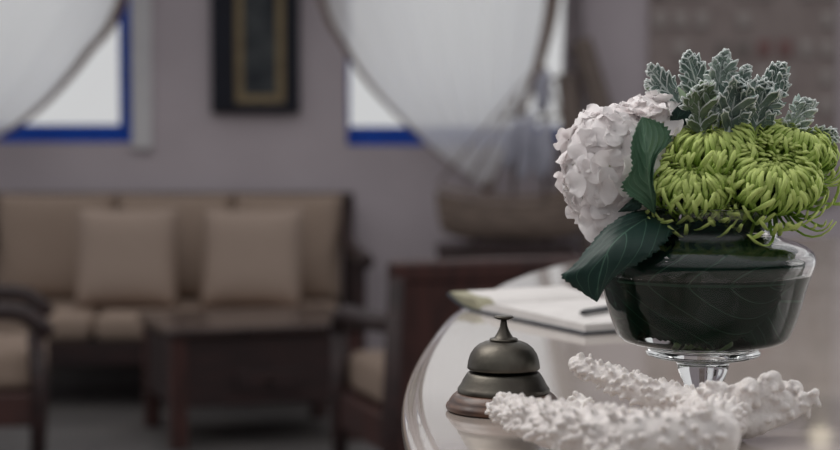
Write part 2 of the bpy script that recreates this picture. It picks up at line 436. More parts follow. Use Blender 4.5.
def _fr(bm):
    bb(bm, SX0, SX1, SYF, SYF + .05, .17, .268, .008); bb(bm, SX0, SX1, SYB - .3, SYB - .25, .2, .28, .008)
    bb(bm, SX0, SX0 + .05, SYF + .05, SYB - .3, .2, .28); bb(bm, SX1 - .05, SX1, SYF + .05, SYB - .3, .2, .28)
    bb(bm, SX0 + .05, SX1 - .05, SYF + .05, SYB - .3, .24, .27)
sofa_part('seat_frame', _fr, M_wood)
def _bk(bm):
    sh = Matrix.Identity(4)
    bb(bm, SX0, SX1, SYB - .04, SYB, .76, .822, .012)
    bb(bm, SX0 + .06, SX1 - .06, SYB - .04, SYB - .005, .3, .36, .008)
    for i in range(16):
        x = SX0 + .09 + (SX1 - SX0 - .18) * i / 15
        bb(bm, x - .015, x + .015, SYB - .035, SYB - .012, .36, .76)
sofa_part('back_frame', _bk, M_wood)
for x in (SX0, SX1 - .05):
    for y in (SYF, SYB - .05):
        fl = (.07 if x > -1 else -.07) if y == SYF else 0
        sofa_part('leg', lambda bm: bb(bm, x + fl, x + .05 + fl, y, y + .05, 0, .59 if y == SYF else .78, .006), M_wood)
    def _arm(bm):
        P = resample([(x + .025, SYB - .02, .74), (x + .025, SYB - .2, .64), (x + .025 + (.05 if x > -1 else -.05), SYB - .4, .585), (x + .025 + (.08 if x > -1 else -.08), SYF + .1, .6), (x + .025 + (.1 if x > -1 else -.1), SYF - .04, .59)], 14)
        for a, b in zip(P[:-1], P[1:]):
            pass
        tube(bm, P, [.03] * 14, 10)
    sofa_part('armrest', _arm, M_wood, True)
for (a, b) in ((-1.81, -1.305), (-1.30, -.805), (-.80, -.34)):
    sofa_part('seat_cushion', lambda bm: bb(bm, a + .003, b - .003, SYF - .02, SYB - .2, .27, .375, .035, 4), M_beige, True)
    def _bc(bm):
        M = Matrix.Rotation(math.radians(-12), 4, 'X')
        cushion(bm, (a + b) / 2, SYB - .14, .59, (b - a) * 1.03, .47, .19, M, pinch=.02, ex=.35)
    sofa_part('back_cushion', _bc, M_beige, True)
for px, lab in ((122, 'square beige throw pillow on the left part of the sofa'), (249, 'square beige throw pillow on the right part of the sofa')):
    bm = bmesh.new(); cushion(bm, 0, 0, .205, .42, .42, .17, Matrix.Rotation(math.radians(-16), 4, 'X'), pinch=.05)
    p = at(px, 255, 8.03)
    o = mesh('throw_pillow', bm, M_beige2); o.location = (p.x, 8.17, .374); o.rotation_euler = (0, 0, .05 if px < 200 else -.04)
    tag(o, lab, 'pillow', 'throw pillows on the sofa')

# ------------------------------------------------------------------ coffee table
ct_c = Vector((-.884, 6.95, 0))
ang = math.radians(18)
ux = Vector((math.cos(ang), math.sin(ang), 0)); uy = Vector((-math.sin(ang), math.cos(ang), 0))
CW, CD, CH = .74, .60, .43
ctr = ct_c + ux * CW / 2 + uy * CD / 2
ct = thing('coffee_table', 'low square dark wooden coffee table in front of the sofa', 'table', ctr, ang)
bm = bmesh.new(); bb(bm, -CW / 2, CW / 2, -CD / 2, CD / 2, CH - .03, CH, .006); mesh('tabletop', bm, mat('polished_wood', rgb(58, 44, 42), .25, c2=rgb(46, 34, 34), scale=7, stretch=(1, 6, 1), coat=.5), ct, False)
bm = bmesh.new()
for s in (-1, 1):
    bb(bm, -CW / 2 + .07, CW / 2 - .07, s * (CD / 2 - .035) - .01, s * (CD / 2 - .035) + .01, .15, CH - .03)
    bb(bm, s * (CW / 2 - .035) - .01, s * (CW / 2 - .035) + .01, -CD / 2 + .07, CD / 2 - .07, .15, CH - .03)
mesh('apron', bm, M_wood, ct, False)
bm = bmesh.new(); bb(bm, -.12, .12, -CD / 2 + .012, -CD / 2 + .026, .2, .27, .004); _dr = mesh('drawer', bm, M_wood, ct, False)
bm = bmesh.new(); bmesh.ops.create_uvsphere(bm, u_segments=12, v_segments=8, radius=.012, matrix=Matrix.Translation((0, -CD / 2 + .004, .235))); mesh('knob', bm, M_steel, _dr)
for sx_ in (-1, 1):
    for sy in (-1, 1):
        bm = bmesh.new(); x = sx_ * (CW / 2 - .045); y = sy * (CD / 2 - .045); bb(bm, x - .03, x + .03, y - .03, y + .03, 0, CH - .03, .006)
        mesh('leg', bm, M_woodr, ct, False)

# ------------------------------------------------------------------ armchairs
def armchair(label, loc, rz, group):
    """faces local -Y; origin under the middle of the seat"""
    t = thing('armchair', label, 'chair', loc, rz, group)
    W, D = .62, .62
    def part(nm, f, m, smooth=False):
        bm = bmesh.new(); f(bm); return mesh(nm, bm, m, t, smooth)
    part('seat_frame', lambda bm: bb(bm, -W / 2 + .02, W / 2 - .02, -D / 2 + .02, D / 2 - .02, .2, .31, .008), M_woodr)
    part('seat_cushion', lambda bm: bb(bm, -W / 2 + .055, W / 2 - .055, -D / 2 - .005, D / 2 - .08, .312, .44, .035, 4), M_beige, True)
    for sx_ in (-1, 1):
        x = sx_ * (W / 2 - .025)
        part('leg', lambda bm: tube(bm, [(x, -D / 2 + .03, 0), (x, -D / 2 + .02, .3), (x, -D / 2 + .03, .5)], [.022, .03, .026], 8), M_wood, True)
        part('leg', lambda bm: tube(bm, [(x, D / 2 - .01, 0), (x, D / 2 - .03, .3), (x, D / 2 + .03, .74)], [.022, .03, .026], 8), M_wood, True)
        def arm(bm):
            P = resample([(x, D / 2 + .01, .60), (x, D / 4, .585), (x, -D / 8, .575), (x, -D / 2 + .06, .56), (x, -D / 2 - .01, .49)], 14)
            r = []
            for a in P: r.append(.03)
            tube(bm, P, r, 10)
        part('armrest', arm, M_wood, True)
    def back(bm):
        M = Matrix.Translation((0, D / 2 - .02, .31)) @ Matrix.Rotation(math.radians(-6), 4, 'X')
        bb(bm, -W / 2 + .0, W / 2 - .0, -.02, .02, .41, .475, .012, M=M)
        bb(bm, -W / 2 + .03, W / 2 - .03, -.012, .012, 0, .41, M=M)
    part('backrest', back, M_woodr)
    def bc(bm):
        cushion(bm, 0, D / 2 - .09, .57, W - .13, .34, .11, Matrix.Rotation(math.radians(-6), 4, 'X'), pinch=.02, ex=.35)
    part('back_cushion', bc, M_beige, True)
    return t
f = Vector((-.286 + .095, 6.35 - 5.75)).normalized()
rz = math.atan2(f.x, -f.y)
rz = math.atan2(f.y, f.x) + PI / 2
pf = Vector((-.286, 6.35)); 
ctrc = Vector((-.10, 5.75)) + f * .31 + Vector((-f.y, f.x)) * -.31
armchair('armchair seen from behind with a red-brown panel back, beside the marble counter', (ctrc.x, ctrc.y, 0), rz, None)
armchair('armchair at the left edge with curved wooden arm and beige seat, facing the coffee table', (-1.55, 6.55, 0), PI / 2 + .18, None)

# ------------------------------------------------------------------ console, ship model, oars, wall panel
cz = at(500, 247, 8.35).z
CXL, CXR = at(437, 84, 8.2).x, at(577, 84, 8.3).x
con = thing('console_table', 'dark console table against the wall under the ship model', 'table', ((CXL + CXR) / 2, 8.42, 0))
hw = (CXR - CXL) / 2
bm = bmesh.new(); bb(bm, -hw, hw, -.2, .2, cz - .04, cz, .006); mesh('tabletop', bm, M_wood, con, False)
bm = bmesh.new(); bb(bm, -hw + .03, hw - .03, -.17, .17, cz - .16, cz - .04); mesh('apron', bm, M_wood, con, False)
for sx_ in (-1, 1):
    for sy in (-1, 1):
        bm = bmesh.new(); x = sx_ * (hw - .04); y = sy * .15; bb(bm, x - .025, x + .025, y - .025, y + .025, 0, cz - .04); mesh('leg', bm, M_wood, con, False)
# ship
shx = at(512, 84, 8.38).x
ship = thing('ship_model', 'weathered wooden model sailing ship standing on the dark console by the window', 'ornament', (shx, 8.38, cz))
bm = bmesh.new(); n = 24; g = []
HL = .64; HH = .235
for i in range(n + 1):
    u = -1 + 2 * i / n; r = []
    wd = .085 * (1 - abs(u) ** 2.6) + .002
    sheer = .05 * u * u + (.03 if u > .55 else 0)
    for j in range(13):
        a = -PI / 2 + PI * j / 12
        y = wd * math.sin(a); zz = (HH - .05 + sheer) - (HH - .07 + sheer - .05 * abs(u) ** 4) * max(0, math.cos(a)) ** .6
        r.append(bm.verts.new((u * HL / 2 * (1 - .08 * max(0, math.cos(a))), y, zz)))
    g.append(r)
for i in range(n):
    for j in range(12): bm.faces.new((g[i][j], g[i + 1][j], g[i + 1][j + 1], g[i][j + 1]))
    bm.faces.new((g[i][0], g[i][12], g[i + 1][12], g[i + 1][0]))
bmesh.ops.recalc_face_normals(bm, faces=bm.faces[:])
mesh('hull', bm, M_hull, ship, False)
bm = bmesh.new()
for k in range(5):
    zz = .06 + .036 * k
    for s in (-1, 1):
        P = [(u * HL / 2 * .97, s * (.082 * (1 - abs(u) ** 2.6) * (.55 + .1 * k) + .006), zz + .05 * u * u) for u in [-.96 + 1.92 * i / 20 for i in range(21)]]
        tube(bm, P, .007, 6)
mesh('planking_strips', bm, M_rope, ship)
bm = bmesh.new(); bb(bm, -.2, .2, -.05, .05, 0, .012); bb(bm, -.16, -.14, -.045, .045, .012, .06); bb(bm, .14, .16, -.045, .045, .012, .06); mesh('stand', bm, M_wood, ship, False)
def sl(px, py): 
    p = at(px, py, 8.38); return Vector((p.x - shx, 0, p.z - cz))
for (a, b) in (((546, 200), (542, 58)), ((513, 200), (517, 95))):
    bm = bmesh.new(); tube(bm, [sl(*a), sl(*b)], [.009, .006], 8); mesh('mast', bm, M_oar, ship)
for (x0, y0, x1, y1) in ((530, 85, 558, 78), (526, 120, 560, 116), (500, 118, 528, 112)):
    bm = bmesh.new(); tube(bm, [sl(x0, y0), sl(x1, y1)], .007, 8); mesh('yard', bm, M_oar, ship)
for (a, b, rr) in (((544, 70), (541, 112), .035), ((545, 122), (541, 178), .045), ((518, 118), (506, 170), .03), ((530, 112), (522, 180), .035)):
    bm = bmesh.new(); P = resample([sl(*a), sl(*b)], 8); tube(bm, [p + Vector((.006 * math.sin(i * 1.7), -.02, 0)) for i, p in enumerate(P)], [rr * (.35 + .65 * math.sin(PI * (i + .6) / 8.2)) for i in range(8)], 12); mesh('furled_sail', bm, M_sail, ship)
for (a, b) in (((542, 60), (438, 184)), ((542, 60), (583, 184)), ((517, 97), (465, 188)), ((543, 62), (490, 190)), ((541, 80), (566, 190))):
    bm = bmesh.new(); tube(bm, [sl(*a), sl(*b)], .005, 6); mesh('rigging', bm, M_rope, ship)

def oar(label, top, bot, Y0, blade):
    a = at(*top, Y0); b = at(*bot, Y0)
    d = b - a; k = (a.z - .0) / (-d.z) if d.z else 1
    foot = a + d * k; foot = Vector((foot.x, Y0 - .32, .012)); head = Vector((a.x, Y0, a.z))
    t = thing('oar', label, 'oar', foot)
    bm = bmesh.new(); P = [head - foot, Vector((0, 0, 0))]
    tube(bm, P, [.026, .022], 10); mesh('shaft', bm, M_oar, t)
    dv = (head - foot).normalized()
    bm = bmesh.new(); s = dv.cross(Vector((0, 1, 0))).normalized(); nn = dv.cross(s)
    vs_ = bb(bm, -.045, .045, -.009, .009, 0, .42, .006)
    Mx = Matrix((s, nn, dv)).transposed().to_4x4(); Mx.translation = dv * (((head - foot).length) - .42)
    for v in bm.verts: v.co = Mx @ v.co
    mesh('blade', bm, M_oar, t, False)
oar('long wooden oar leaning on the wall, nearer the brown wall panel', (581, 40), (603, 118), 8.70, 1)
oar('shorter wooden oar leaning on the wall, between the drape and the longer oar', (566, 74), (574, 150), 8.68, 0)

# patterned wall panel
px0, px1 = wx(648), wx(836); pz0, pz1 = wz(205), wz(-110)
wp = thing('wall_hanging', 'wide brown patterned wall hanging with rows of small square tiles behind the flowers', 'wall hanging', ((px0 + px1) / 2, WY, pz0))
hw = (px1 - px0) / 2; ph = pz1 - pz0
bm = bmesh.new(); bb(bm, -hw, hw, -.02, 0, 0, ph, .004); mesh('backing', bm, M_tex, wp, False)
RR = random.Random(5); nx, nz = 9, 11; tile_me = {}
for k, mm in enumerate((M_tex2, M_tex3, M_tex4)):
    bm = bmesh.new(); bb(bm, -.028, .028, -.012, 0, -.036, .036, .004)
    tile_me[k] = bpy.data.meshes.new('tile'); bm.to_mesh(tile_me[k]); bm.free(); tile_me[k].materials.append(mm)
for i in range(nx):
    for j in range(nz):
        c = RR.random(); q = 0 if c < .42 else (1 if c < .72 else (2 if c < .79 else 3))
        if q == 3: continue
        o = bpy.data.objects.new('tile', tile_me[q]); COL.objects.link(o); o.parent = wp
        o.location = (-hw + (i + .5) * 2 * hw / nx, -.02, (j + .5) * ph / nz)
# wall lamp out of the top of the frame (seen reflected in the marble)
lp = Vector((1.755, WY, 2.195))
wl = thing('wall_lamp', 'round warm wall lamp above the wall hanging', 'lamp', lp)
bm = bmesh.new(); lathe(bm, [(0, 0), (.05, 0), (.05, .02), (0, .02)], 24)
for v in bm.verts: v.co = Matrix.Rotation(PI / 2, 4, 'X') @ v.co
mesh('wall_plate', bm, M_steel, wl)
bm = bmesh.new(); tube(bm, [(0, -.02, 0), (0, -.08, -.01)], .01, 8); mesh('arm', bm, M_steel, wl)
bm = bmesh.new(); bmesh.ops.create_uvsphere(bm, u_segments=24, v_segments=16, radius=.05, matrix=Matrix.Translation((0, -.12, 0))); mesh('globe', bm, M_lamp, wl)

# ------------------------------------------------------------------ marble counter
TZ = .97
left = [onz(x, y, TZ) for x, y in ((430, 480), (416, 455), (405, 428), (401, 402), (403, 385), (410, 365), (420, 346), (432, 330), (446, 313), (466, 298), (492, 283.5), (525, 271), (562, 261.5), (620, 250), (700, 242), (800, 237))]
out = [Vector((p.x, p.y)) for p in left]
out = out + [Vector(p) for p in ((1.15, 4.2), (1.5, 3.9), (1.72, 3.3), (1.75, 2.6), (1.6, 1.9), (1.25, 1.4), (.8, 1.16), (.4, 1.18), (.16, 1.34))]
nO = 180
cl = out + [out[0]]
ring = [poly_at([Vector((p.x, p.y, 0)) for p in cl], i / nO) for i in range(nO)]
# smooth the outline a little
for _ in range(6):
    ring = [(ring[i - 1] + ring[i] * 2 + ring[(i + 1) % nO]) / 4 for i in range(nO)]
nrm = []
for i in range(nO):
    d = (ring[(i + 1) % nO] - ring[i - 1]).normalized(); nrm.append(Vector((d.y, -d.x, 0)))
cen = sum(ring, Vector()) / nO
if (nrm[0].dot(ring[0] - cen)) < 0: nrm = [-v for v in nrm]
counter = thing('marble_counter', 'pale polished marble counter with a rounded end in the foreground', 'counter', (cen.x, cen.y, 0))
def ringmesh(bm, prof, z0=0):
    rr = [[bm.verts.new((ring[i] + nrm[i] * o_ - cen) + Vector((0, 0, z))) for i in range(nO)] for o_, z in prof]
    for a, b in zip(rr[:-1], rr[1:]):
        for i in range(nO): bm.faces.new((a[i], a[(i + 1) % nO], b[(i + 1) % nO], b[i]))
    bm.faces.new(rr[0]); bm.faces.new(rr[-1][::-1])
    bmesh.ops.recalc_face_normals(bm, faces=bm.faces[:])
bm = bmesh.new()
ringmesh(bm, [(-.022, TZ), (-.019, TZ - .0005), (-.015, TZ - .003), (-.013, TZ - .006), (-.008, TZ - .0065), (-.003, TZ - .009), (0, TZ - .014), (.001, TZ - .02), (0, TZ - .026), (-.004, TZ - .031), (-.012, TZ - .034), (-.03, TZ - .035)])
o = mesh('marble_top', bm, M_marble, counter)
for p in o.data.polygons:
    if len(p.vertices) > 8: p.use_smooth = False
bm = bmesh.new(); ringmesh(bm, [(-.2, TZ - .035), (-.2, .08), (-.22, .08), (-.22, 0)])
mesh('counter_body', bm, M_wood, counter, False)

# ------------------------------------------------------------------ bell
bp = onz(503.5, 410, TZ); k = bp.y / 2000 * 1.0    # metres per pixel here
bell = thing('reception_bell', 'aged bronze call bell on a round wooden base on the marble counter', 'bell', bp)
def pr(L): return [(r * k, z * k) for r, z in L]
bm = bmesh.new(); lathe(bm, pr([(0, 0), (54, 0), (57.5, 1.5), (58.5, 4), (57.5, 7), (55.5, 8.5), (54.5, 11), (52, 14.5), (48.5, 17.5), (46, 18.5), (0, 18.5)]), 96); mesh('base', bm, M_bellw, bell)
bm = bmesh.new(); lathe(bm, pr([(46, 18.5), (46.6, 19.5), (46.4, 22), (45, 24), (43.5, 26), (41, 31), (38, 36), (36, 38.5), (34, 39.2), (20, 39.4), (0, 39.4)]), 96); mesh('skirt', bm, M_bell, bell)
bm = bmesh.new(); lathe(bm, pr([(30, 41.5), (35.5, 41.8), (36.8, 43), (36.4, 46), (35.6, 51), (33.6, 57), (30, 62.5), (25, 66.8), (19, 69.5), (14, 70.4), (0, 70.4)]), 96)
lathe(bm, pr([(30, 41.5), (28, 40), (12, 39.4), (0, 39.4)]), 96); mesh('dome', bm, M_bell, bell)
bm = bmesh.new(); lathe(bm, pr([(0, 70), (14, 70.2), (14.5, 71.5), (13.5, 73), (10.5, 73.2), (9.5, 74), (7.5, 77), (5.4, 81), (3.9, 85), (3.3, 89), (2.8, 92), (0, 92)]), 48); mesh('post', bm, M_bell, bell)
bm = bmesh.new(); lathe(bm, pr([(0, 91), (3, 91), (6, 92), (9.6, 93.4), (10, 94.6), (9, 95.4), (5, 95.9), (0, 96)]), 48); mesh('plunger', bm, M_bell, bell)

# ------------------------------------------------------------------ vase
VY = 2.0
vb = onz(702.5, 407, TZ); vb = Vector((vb.x, vb.y, TZ)); vk = vb.y / 2000
def zpx(py, dy=0.0): return max(0.0, at(702, py + (3 if py < 358 else 3 * max(0, (395 - py) / 37)), vb.y + dy).z - TZ)
K = vk
vase = thing('glass_vase', 'clear footed glass vase holding the bouquet, standing behind the white coral', 'vase', vb)
outer = [(74, zpx(203)), (72.5, zpx(207)), (71.5, zpx(214)), (71.5, zpx(225)), (72.5, zpx(230.5)), (77, zpx(234)), (88, zpx(237.5)), (99, zpx(241.5)), (107, zpx(247)), (110.5, zpx(254)), (110, zpx(261)), (107, zpx(270)), (102.5, zpx(283)), (95.5, zpx(308)), (88.5, zpx(327)), (84.5, zpx(334)), (76, zpx(338.5)), (62, zpx(341))]
outer = [(r * K, z) for r, z in outer]
th = .0028
inner = [(r - th, z - (0.0 if i < 5 else (.0026 if 5 <= i <= 8 else 0))) for i, (r, z) in enumerate(outer[:15])]
inner += [((84.5 * K - .003), zpx(331)), (74 * K, zpx(335)), (58 * K, zpx(336.5)), (0, zpx(337))]
def smooth_prof(P, n):
    V = resample([Vector((r, 0, z)) for r, z in P], n)
    return [(max(v.x, 0), v.z) for v in V]
o1 = smooth_prof(outer, 60); i1 = smooth_prof(inner, 60); i1[-1] = (0, i1[-1][1])
# water
def inner_r(z):
    for (r0, z0), (r1, z1) in zip(i1[:-1], i1[1:]):
        if z1 <= z <= z0: return r0 + (r1 - r0) * (z0 - z) / max(z0 - z1, 1e-9)
    return i1[0][0] if z > i1[0][1] else 0.0
WZ = at(702, 282, vb.y - .1).z - TZ
bm = bmesh.new()
foot = [(62 * K, zpx(341)), (56 * K, zpx(343)), (55 * K, zpx(346)), (57.5 * K, zpx(348.5)), (57 * K, zpx(351)), (50 * K, zpx(353.5)), (36 * K, zpx(355)), (29 * K, zpx(357)), (26.5 * K, zpx(360)), (25.5 * K, zpx(366)), (23 * K, zpx(374)), (20 * K, zpx(381)), (18 * K, zpx(388)), (18 * K, zpx(393)), (22 * K, zpx(397)), (32 * K, zpx(400)), (42 * K, zpx(402)), (43 * K, .0012), (42 * K, 0.0), (0, 0.0)]
rim = [(.5 * (o1[0][0] + i1[0][0]), o1[0][1] + .0012)]
lathe(bm, [(inner_r(WZ), WZ)] + [p for p in i1[::-1] if p[1] > WZ + .0008] + rim + o1 + foot[1:], 128)
mesh('glass_body', bm, M_glass, vase)
wp_ = [(0, WZ), (inner_r(WZ), WZ)] + [p for p in i1 if p[1] < WZ - .0008]
bm = bmesh.new(); lathe(bm, wp_, 128)
for f_ in bm.faces: f_.material_index = 0 if all(abs(v.co.z - WZ) < 1e-5 for v in f_.verts) else 1
wt = mesh('water', bm, [M_water, M_wet]); wt.location = vb; tag(wt, 'clear water filling the lower half of the glass vase', 'water')

# ------------------------------------------------------------------ leaves
def grid_leaf(bm, fn, nt=40, ns=12):
    uv = bm.loops.layers.uv.get('UVMap') or bm.loops.layers.uv.new('UVMap')
    g = [[bm.verts.new(fn(i / nt, -1 + 2 * j / ns)) for j in range(ns + 1)] for i in range(nt + 1)]
    for i in range(nt):
        for j in range(ns):
            try: f = bm.faces.new((g[i][j], g[i][j + 1], g[i + 1][j + 1], g[i + 1][j]))
            except ValueError: continue
            for lp_, (a, b) in zip(f.loops, ((i, j), (i, j + 1), (i + 1, j + 1), (i + 1, j))):
                lp_[uv].uv = (a / nt, -1 + 2 * b / ns)
def px_leaf(name, mid, lft, rgt, m, teeth=16, tl=.07, fold=.0, parent=None, th=.0007, ripple=.0015, nt=72, label=None, cat=None):
    """margins and midrib as (px, py, Y) triples"""
    Mi = [at(*p) for p in mid]; Lf = [at(*p) for p in lft]; Rt = [at(*p) for p in rgt]
    org = Mi[0]
    def fn(t, s):
        c = poly_at(Mi, t); e = poly_at(Lf if s < 0 else Rt, t); a = abs(s)
        saw = ((t * teeth) % 1.0); k_ = 1 + (tl * (saw - .5) if a > .99 and 0.03 < t < .985 else 0)
        p = c.lerp(e, a * k_)
        ph = (t - .45 * a ** 1.3) * 8
        p.y += fold * a * (1 - a) * 4 * math.sin(PI * min(1, t * 1.05)) + ripple * math.sin(2 * PI * ph) * a * min(1, 4 * (1 - t)) * min(1, 4 * t)
        return p - org
    bm = bmesh.new(); grid_leaf(bm, fn, nt, 14)
    bmesh.ops.remove_doubles(bm, verts=bm.verts[:], dist=1e-5)
    o = mesh(name, bm, m, parent)
    if parent is None: o.location = org
    else: o.location = org - Vector(parent.location)
    s_ = o.modifiers.new('solid', 'SOLIDIFY'); s_.thickness = th; s_.offset = 0
    if label: tag(o, label, cat)
    return o

# lining leaves wrapped round the inside of the vase
def lining(label, a0, a1, z0, z1, gap, group=None, tilt=0.0, sd=0):
    def fn(t, s):
        a = a0 + (a1 - a0) * t
        hw_ = (math.sin(PI * min(1, max(0, t * .92 + .05))) ** .55)
        zc = (z0 + z1) / 2 + tilt * (t - .5)
        wob = 1 + .06 * math.sin(9 * t + sd) + (.05 * (((t * 22) % 1) - .5) if abs(s) > .99 else 0)
        z = zc + s * (z1 - z0) / 2 * hw_ * wob
        z = min(max(z, zpx(335) + .001), zpx(206))
        r = inner_r(z) - gap - .0015 * (1 + math.sin(11 * t + 7 * s + sd))
        return Vector((r * math.cos(a), r * math.sin(a), z))
    bm = bmesh.new(); grid_leaf(bm, fn, 60, 18)
    o = mesh('lining_leaf', bm, M_leafI); o.location = vb
    s_ = o.modifiers.new('solid', 'SOLIDIFY'); s_.thickness = .0006; s_.offset = 0
    return tag(o, label, 'leaf', group or 'leaves lining the vase')
dg = math.radians
lining('broad dark green leaf pressed against the front of the vase inside', dg(-165), dg(-48), zpx(334), zpx(211), .0035, sd=1)
lining('dark green leaf lining the right inside of the vase, behind the clear edge', dg(-88), dg(-8), zpx(338), zpx(240), .0075, tilt=-.01, sd=2)
lining('dark green leaf lining the left inside of the vase under the big drooping leaf', dg(-215), dg(-118), zpx(330), zpx(211), .0075, tilt=.0, sd=3)
for a in (60, 150):
    lining('dark green leaf lining the far inside of the vase', dg(a - 65), dg(a + 65), zpx(338), zpx(226), .006, 'leaves lining the far side of the vase', sd=a)

# ------------------------------------------------------------------ hydrangea
hy = thing('hydrangea', 'large white hydrangea bloom with two green leaves at the left of the vase', 'flower', Vector(at(640, 235, 1.99)))
hyo = Vector(hy.location)
def floret_mesh(seed):
    r_ = random.Random(seed); bm = bmesh.new()
    for q in range(4):
        a0 = q * PI / 2 + r_.uniform(-.12, .12); L = .0158 * r_.uniform(.92, 1.1); Wd = .0105 * r_.uniform(.95, 1.15)
        lift = r_.uniform(-.1, .5); ph = r_.uniform(0, 6); lay = .0006 * (q % 2)
        n1, n2 = 7, 6; g = []
        for i in range(n1 + 1):
            t = i / n1; row = []
            wv = Wd * (math.sin(PI * (t * .80 + .06)) ** .75)
            for j in range(n2 + 1):
                s = -1 + 2 * j / n2
                rr = .0008 + L * t * (1 - .10 * s * s * t)
                z = lay + L * (lift * t - .32 * t * t) + .0022 * s * s * t + .0023 * math.sin(4.2 * s + 5 * t + ph) * t * t
                x, y = rr, s * wv
                row.append(bm.verts.new((x * math.cos(a0) - y * math.sin(a0), x * math.sin(a0) + y * math.cos(a0), z)))
            g.append(row)
        for i in range(n1):
            for j in range(n2): bm.faces.new((g[i][j], g[i][j + 1], g[i + 1][j + 1], g[i + 1][j]))
    me = bpy.data.meshes.new('floret')
    for f_ in bm.faces: f_.smooth = True
    bm.to_mesh(me); bm.free(); me.materials.append(M_petal); return me
fm = [floret_mesh(i) for i in range(6)]
c1 = at(615, 168, 1.965); c2 = at(652, 132, 1.985)
k1 = 1.965 / 2000
e1 = Vector((52 * k1, .050, 61 * k1)); e2 = Vector((36 * k1, .036, 33 * k1))
bm = bmesh.new()
bmesh.ops.create_uvsphere(bm, u_segments=24, v_segments=16, radius=1, matrix=Matrix.Translation(c1 - hyo) @ Matrix.Diagonal((e1.x * .84, e1.y * .84, e1.z * .84, 1)))
bmesh.ops.create_uvsphere(bm, u_segments=24, v_segments=16, radius=1, matrix=Matrix.Translation(c2 - hyo) @ Matrix.Diagonal((e2.x * .8, e2.y * .8, e2.z * .8, 1)))
mesh('flower_core', bm, M_pcore, hy)
GA = PI * (3 - math.sqrt(5)); cnt = 0
def put_floret(p, nrm_, sc):
    global cnt
    o = bpy.data.objects.new('floret', fm[cnt % 6]); COL.objects.link(o); o.parent = hy
    q = nrm_.to_track_quat('Z', 'Y') @ Euler((0, 0, R.uniform(0, 6.28))).to_quaternion()
    o.rotation_mode = 'QUATERNION'; o.rotation_quaternion = q; o.location = p - hyo; o.scale = (sc, sc, sc); cnt += 1
for (c, e, N, oth, oe) in ((c1, e1, 82, c2, e2), (c2, e2, 40, c1, e1)):
    for i in range(N):
        z = 1 - 2 * (i + .5) / N; rr = math.sqrt(1 - z * z); a = i * GA + .4
        u = Vector((rr * math.cos(a), rr * math.sin(a), z))
        u = (u + Vector((R.uniform(-.1, .1), R.uniform(-.1, .1), R.uniform(-.1, .1)))).normalized()
        p = c + Vector((u.x * e.x, u.y * e.y, u.z * e.z)) * R.uniform(.9, 1.03)
        w_ = p - oth
        if (w_.x / oe.x) ** 2 + (w_.y / oe.y) ** 2 + (w_.z / oe.z) ** 2 < .7: continue
        if cnt >= 98: break
        nn = Vector((u.x / e.x, u.y / e.y, u.z / e.z)).normalized()
        nn = (nn + Vector((R.uniform(-.3, .3), R.uniform(-.3, .3), R.uniform(-.3, .3)))).normalized()
        put_floret(p, nn, R.uniform(.95, 1.2))
for (px, py, Y) in ((611, 214, 1.925), (620, 203, 1.925), (598, 222, 1.935)):
    p = at(px, py, Y); put_floret(p, Vector((-.1, -.9, .1)).normalized(), 1.25)
bm = bmesh.new(); tube(bm, resample([c1 - hyo, Vector((.03, .0, 0)), vb + Vector((-.01, -.01, .07)) - hyo], 10), .004, 8); mesh('stem', bm, M_stem, hy)
px_leaf('leaf', [(655, 214, 1.915), (650, 190, 1.895), (646, 155, 1.885), (642, 117, 1.905)],
        [(655, 214, 1.915), (638, 201, 1.895), (622, 188, 1.89), (632, 168, 1.89), (631, 148, 1.89), (636, 128, 1.895), (642, 117, 1.905)],
        [(655, 214, 1.915), (656, 198, 1.905), (653, 178, 1.895), (657, 156, 1.90), (670, 142, 1.925), (670, 131, 1.93), (657, 121, 1.92), (642, 117, 1.905)],
        M_leafU, teeth=26, tl=.2, fold=.006, parent=hy, ripple=.0012)
dl = px_leaf('leaf', [(668, 210, 1.95), (640, 222, 1.905), (612, 245, 1.875), (600, 275, 1.87), (597, 302, 1.875)],
        [(668, 210, 1.95), (632, 212, 1.91), (604, 229, 1.90), (588, 248, 1.895), (572, 267, 1.89), (562, 277, 1.89), (577, 289, 1.885), (597, 302, 1.875)],
        [(668, 210, 1.95), (682, 222, 1.93), (672, 234, 1.898), (657, 251, 1.875), (638, 264, 1.87), (620, 273, 1.87), (607, 285, 1.872), (597, 302, 1.875)],
        M_leafD, teeth=30, tl=.12, fold=-.004, parent=hy, ripple=.0012)
dl['label'] = 'big dark drooping leaf'

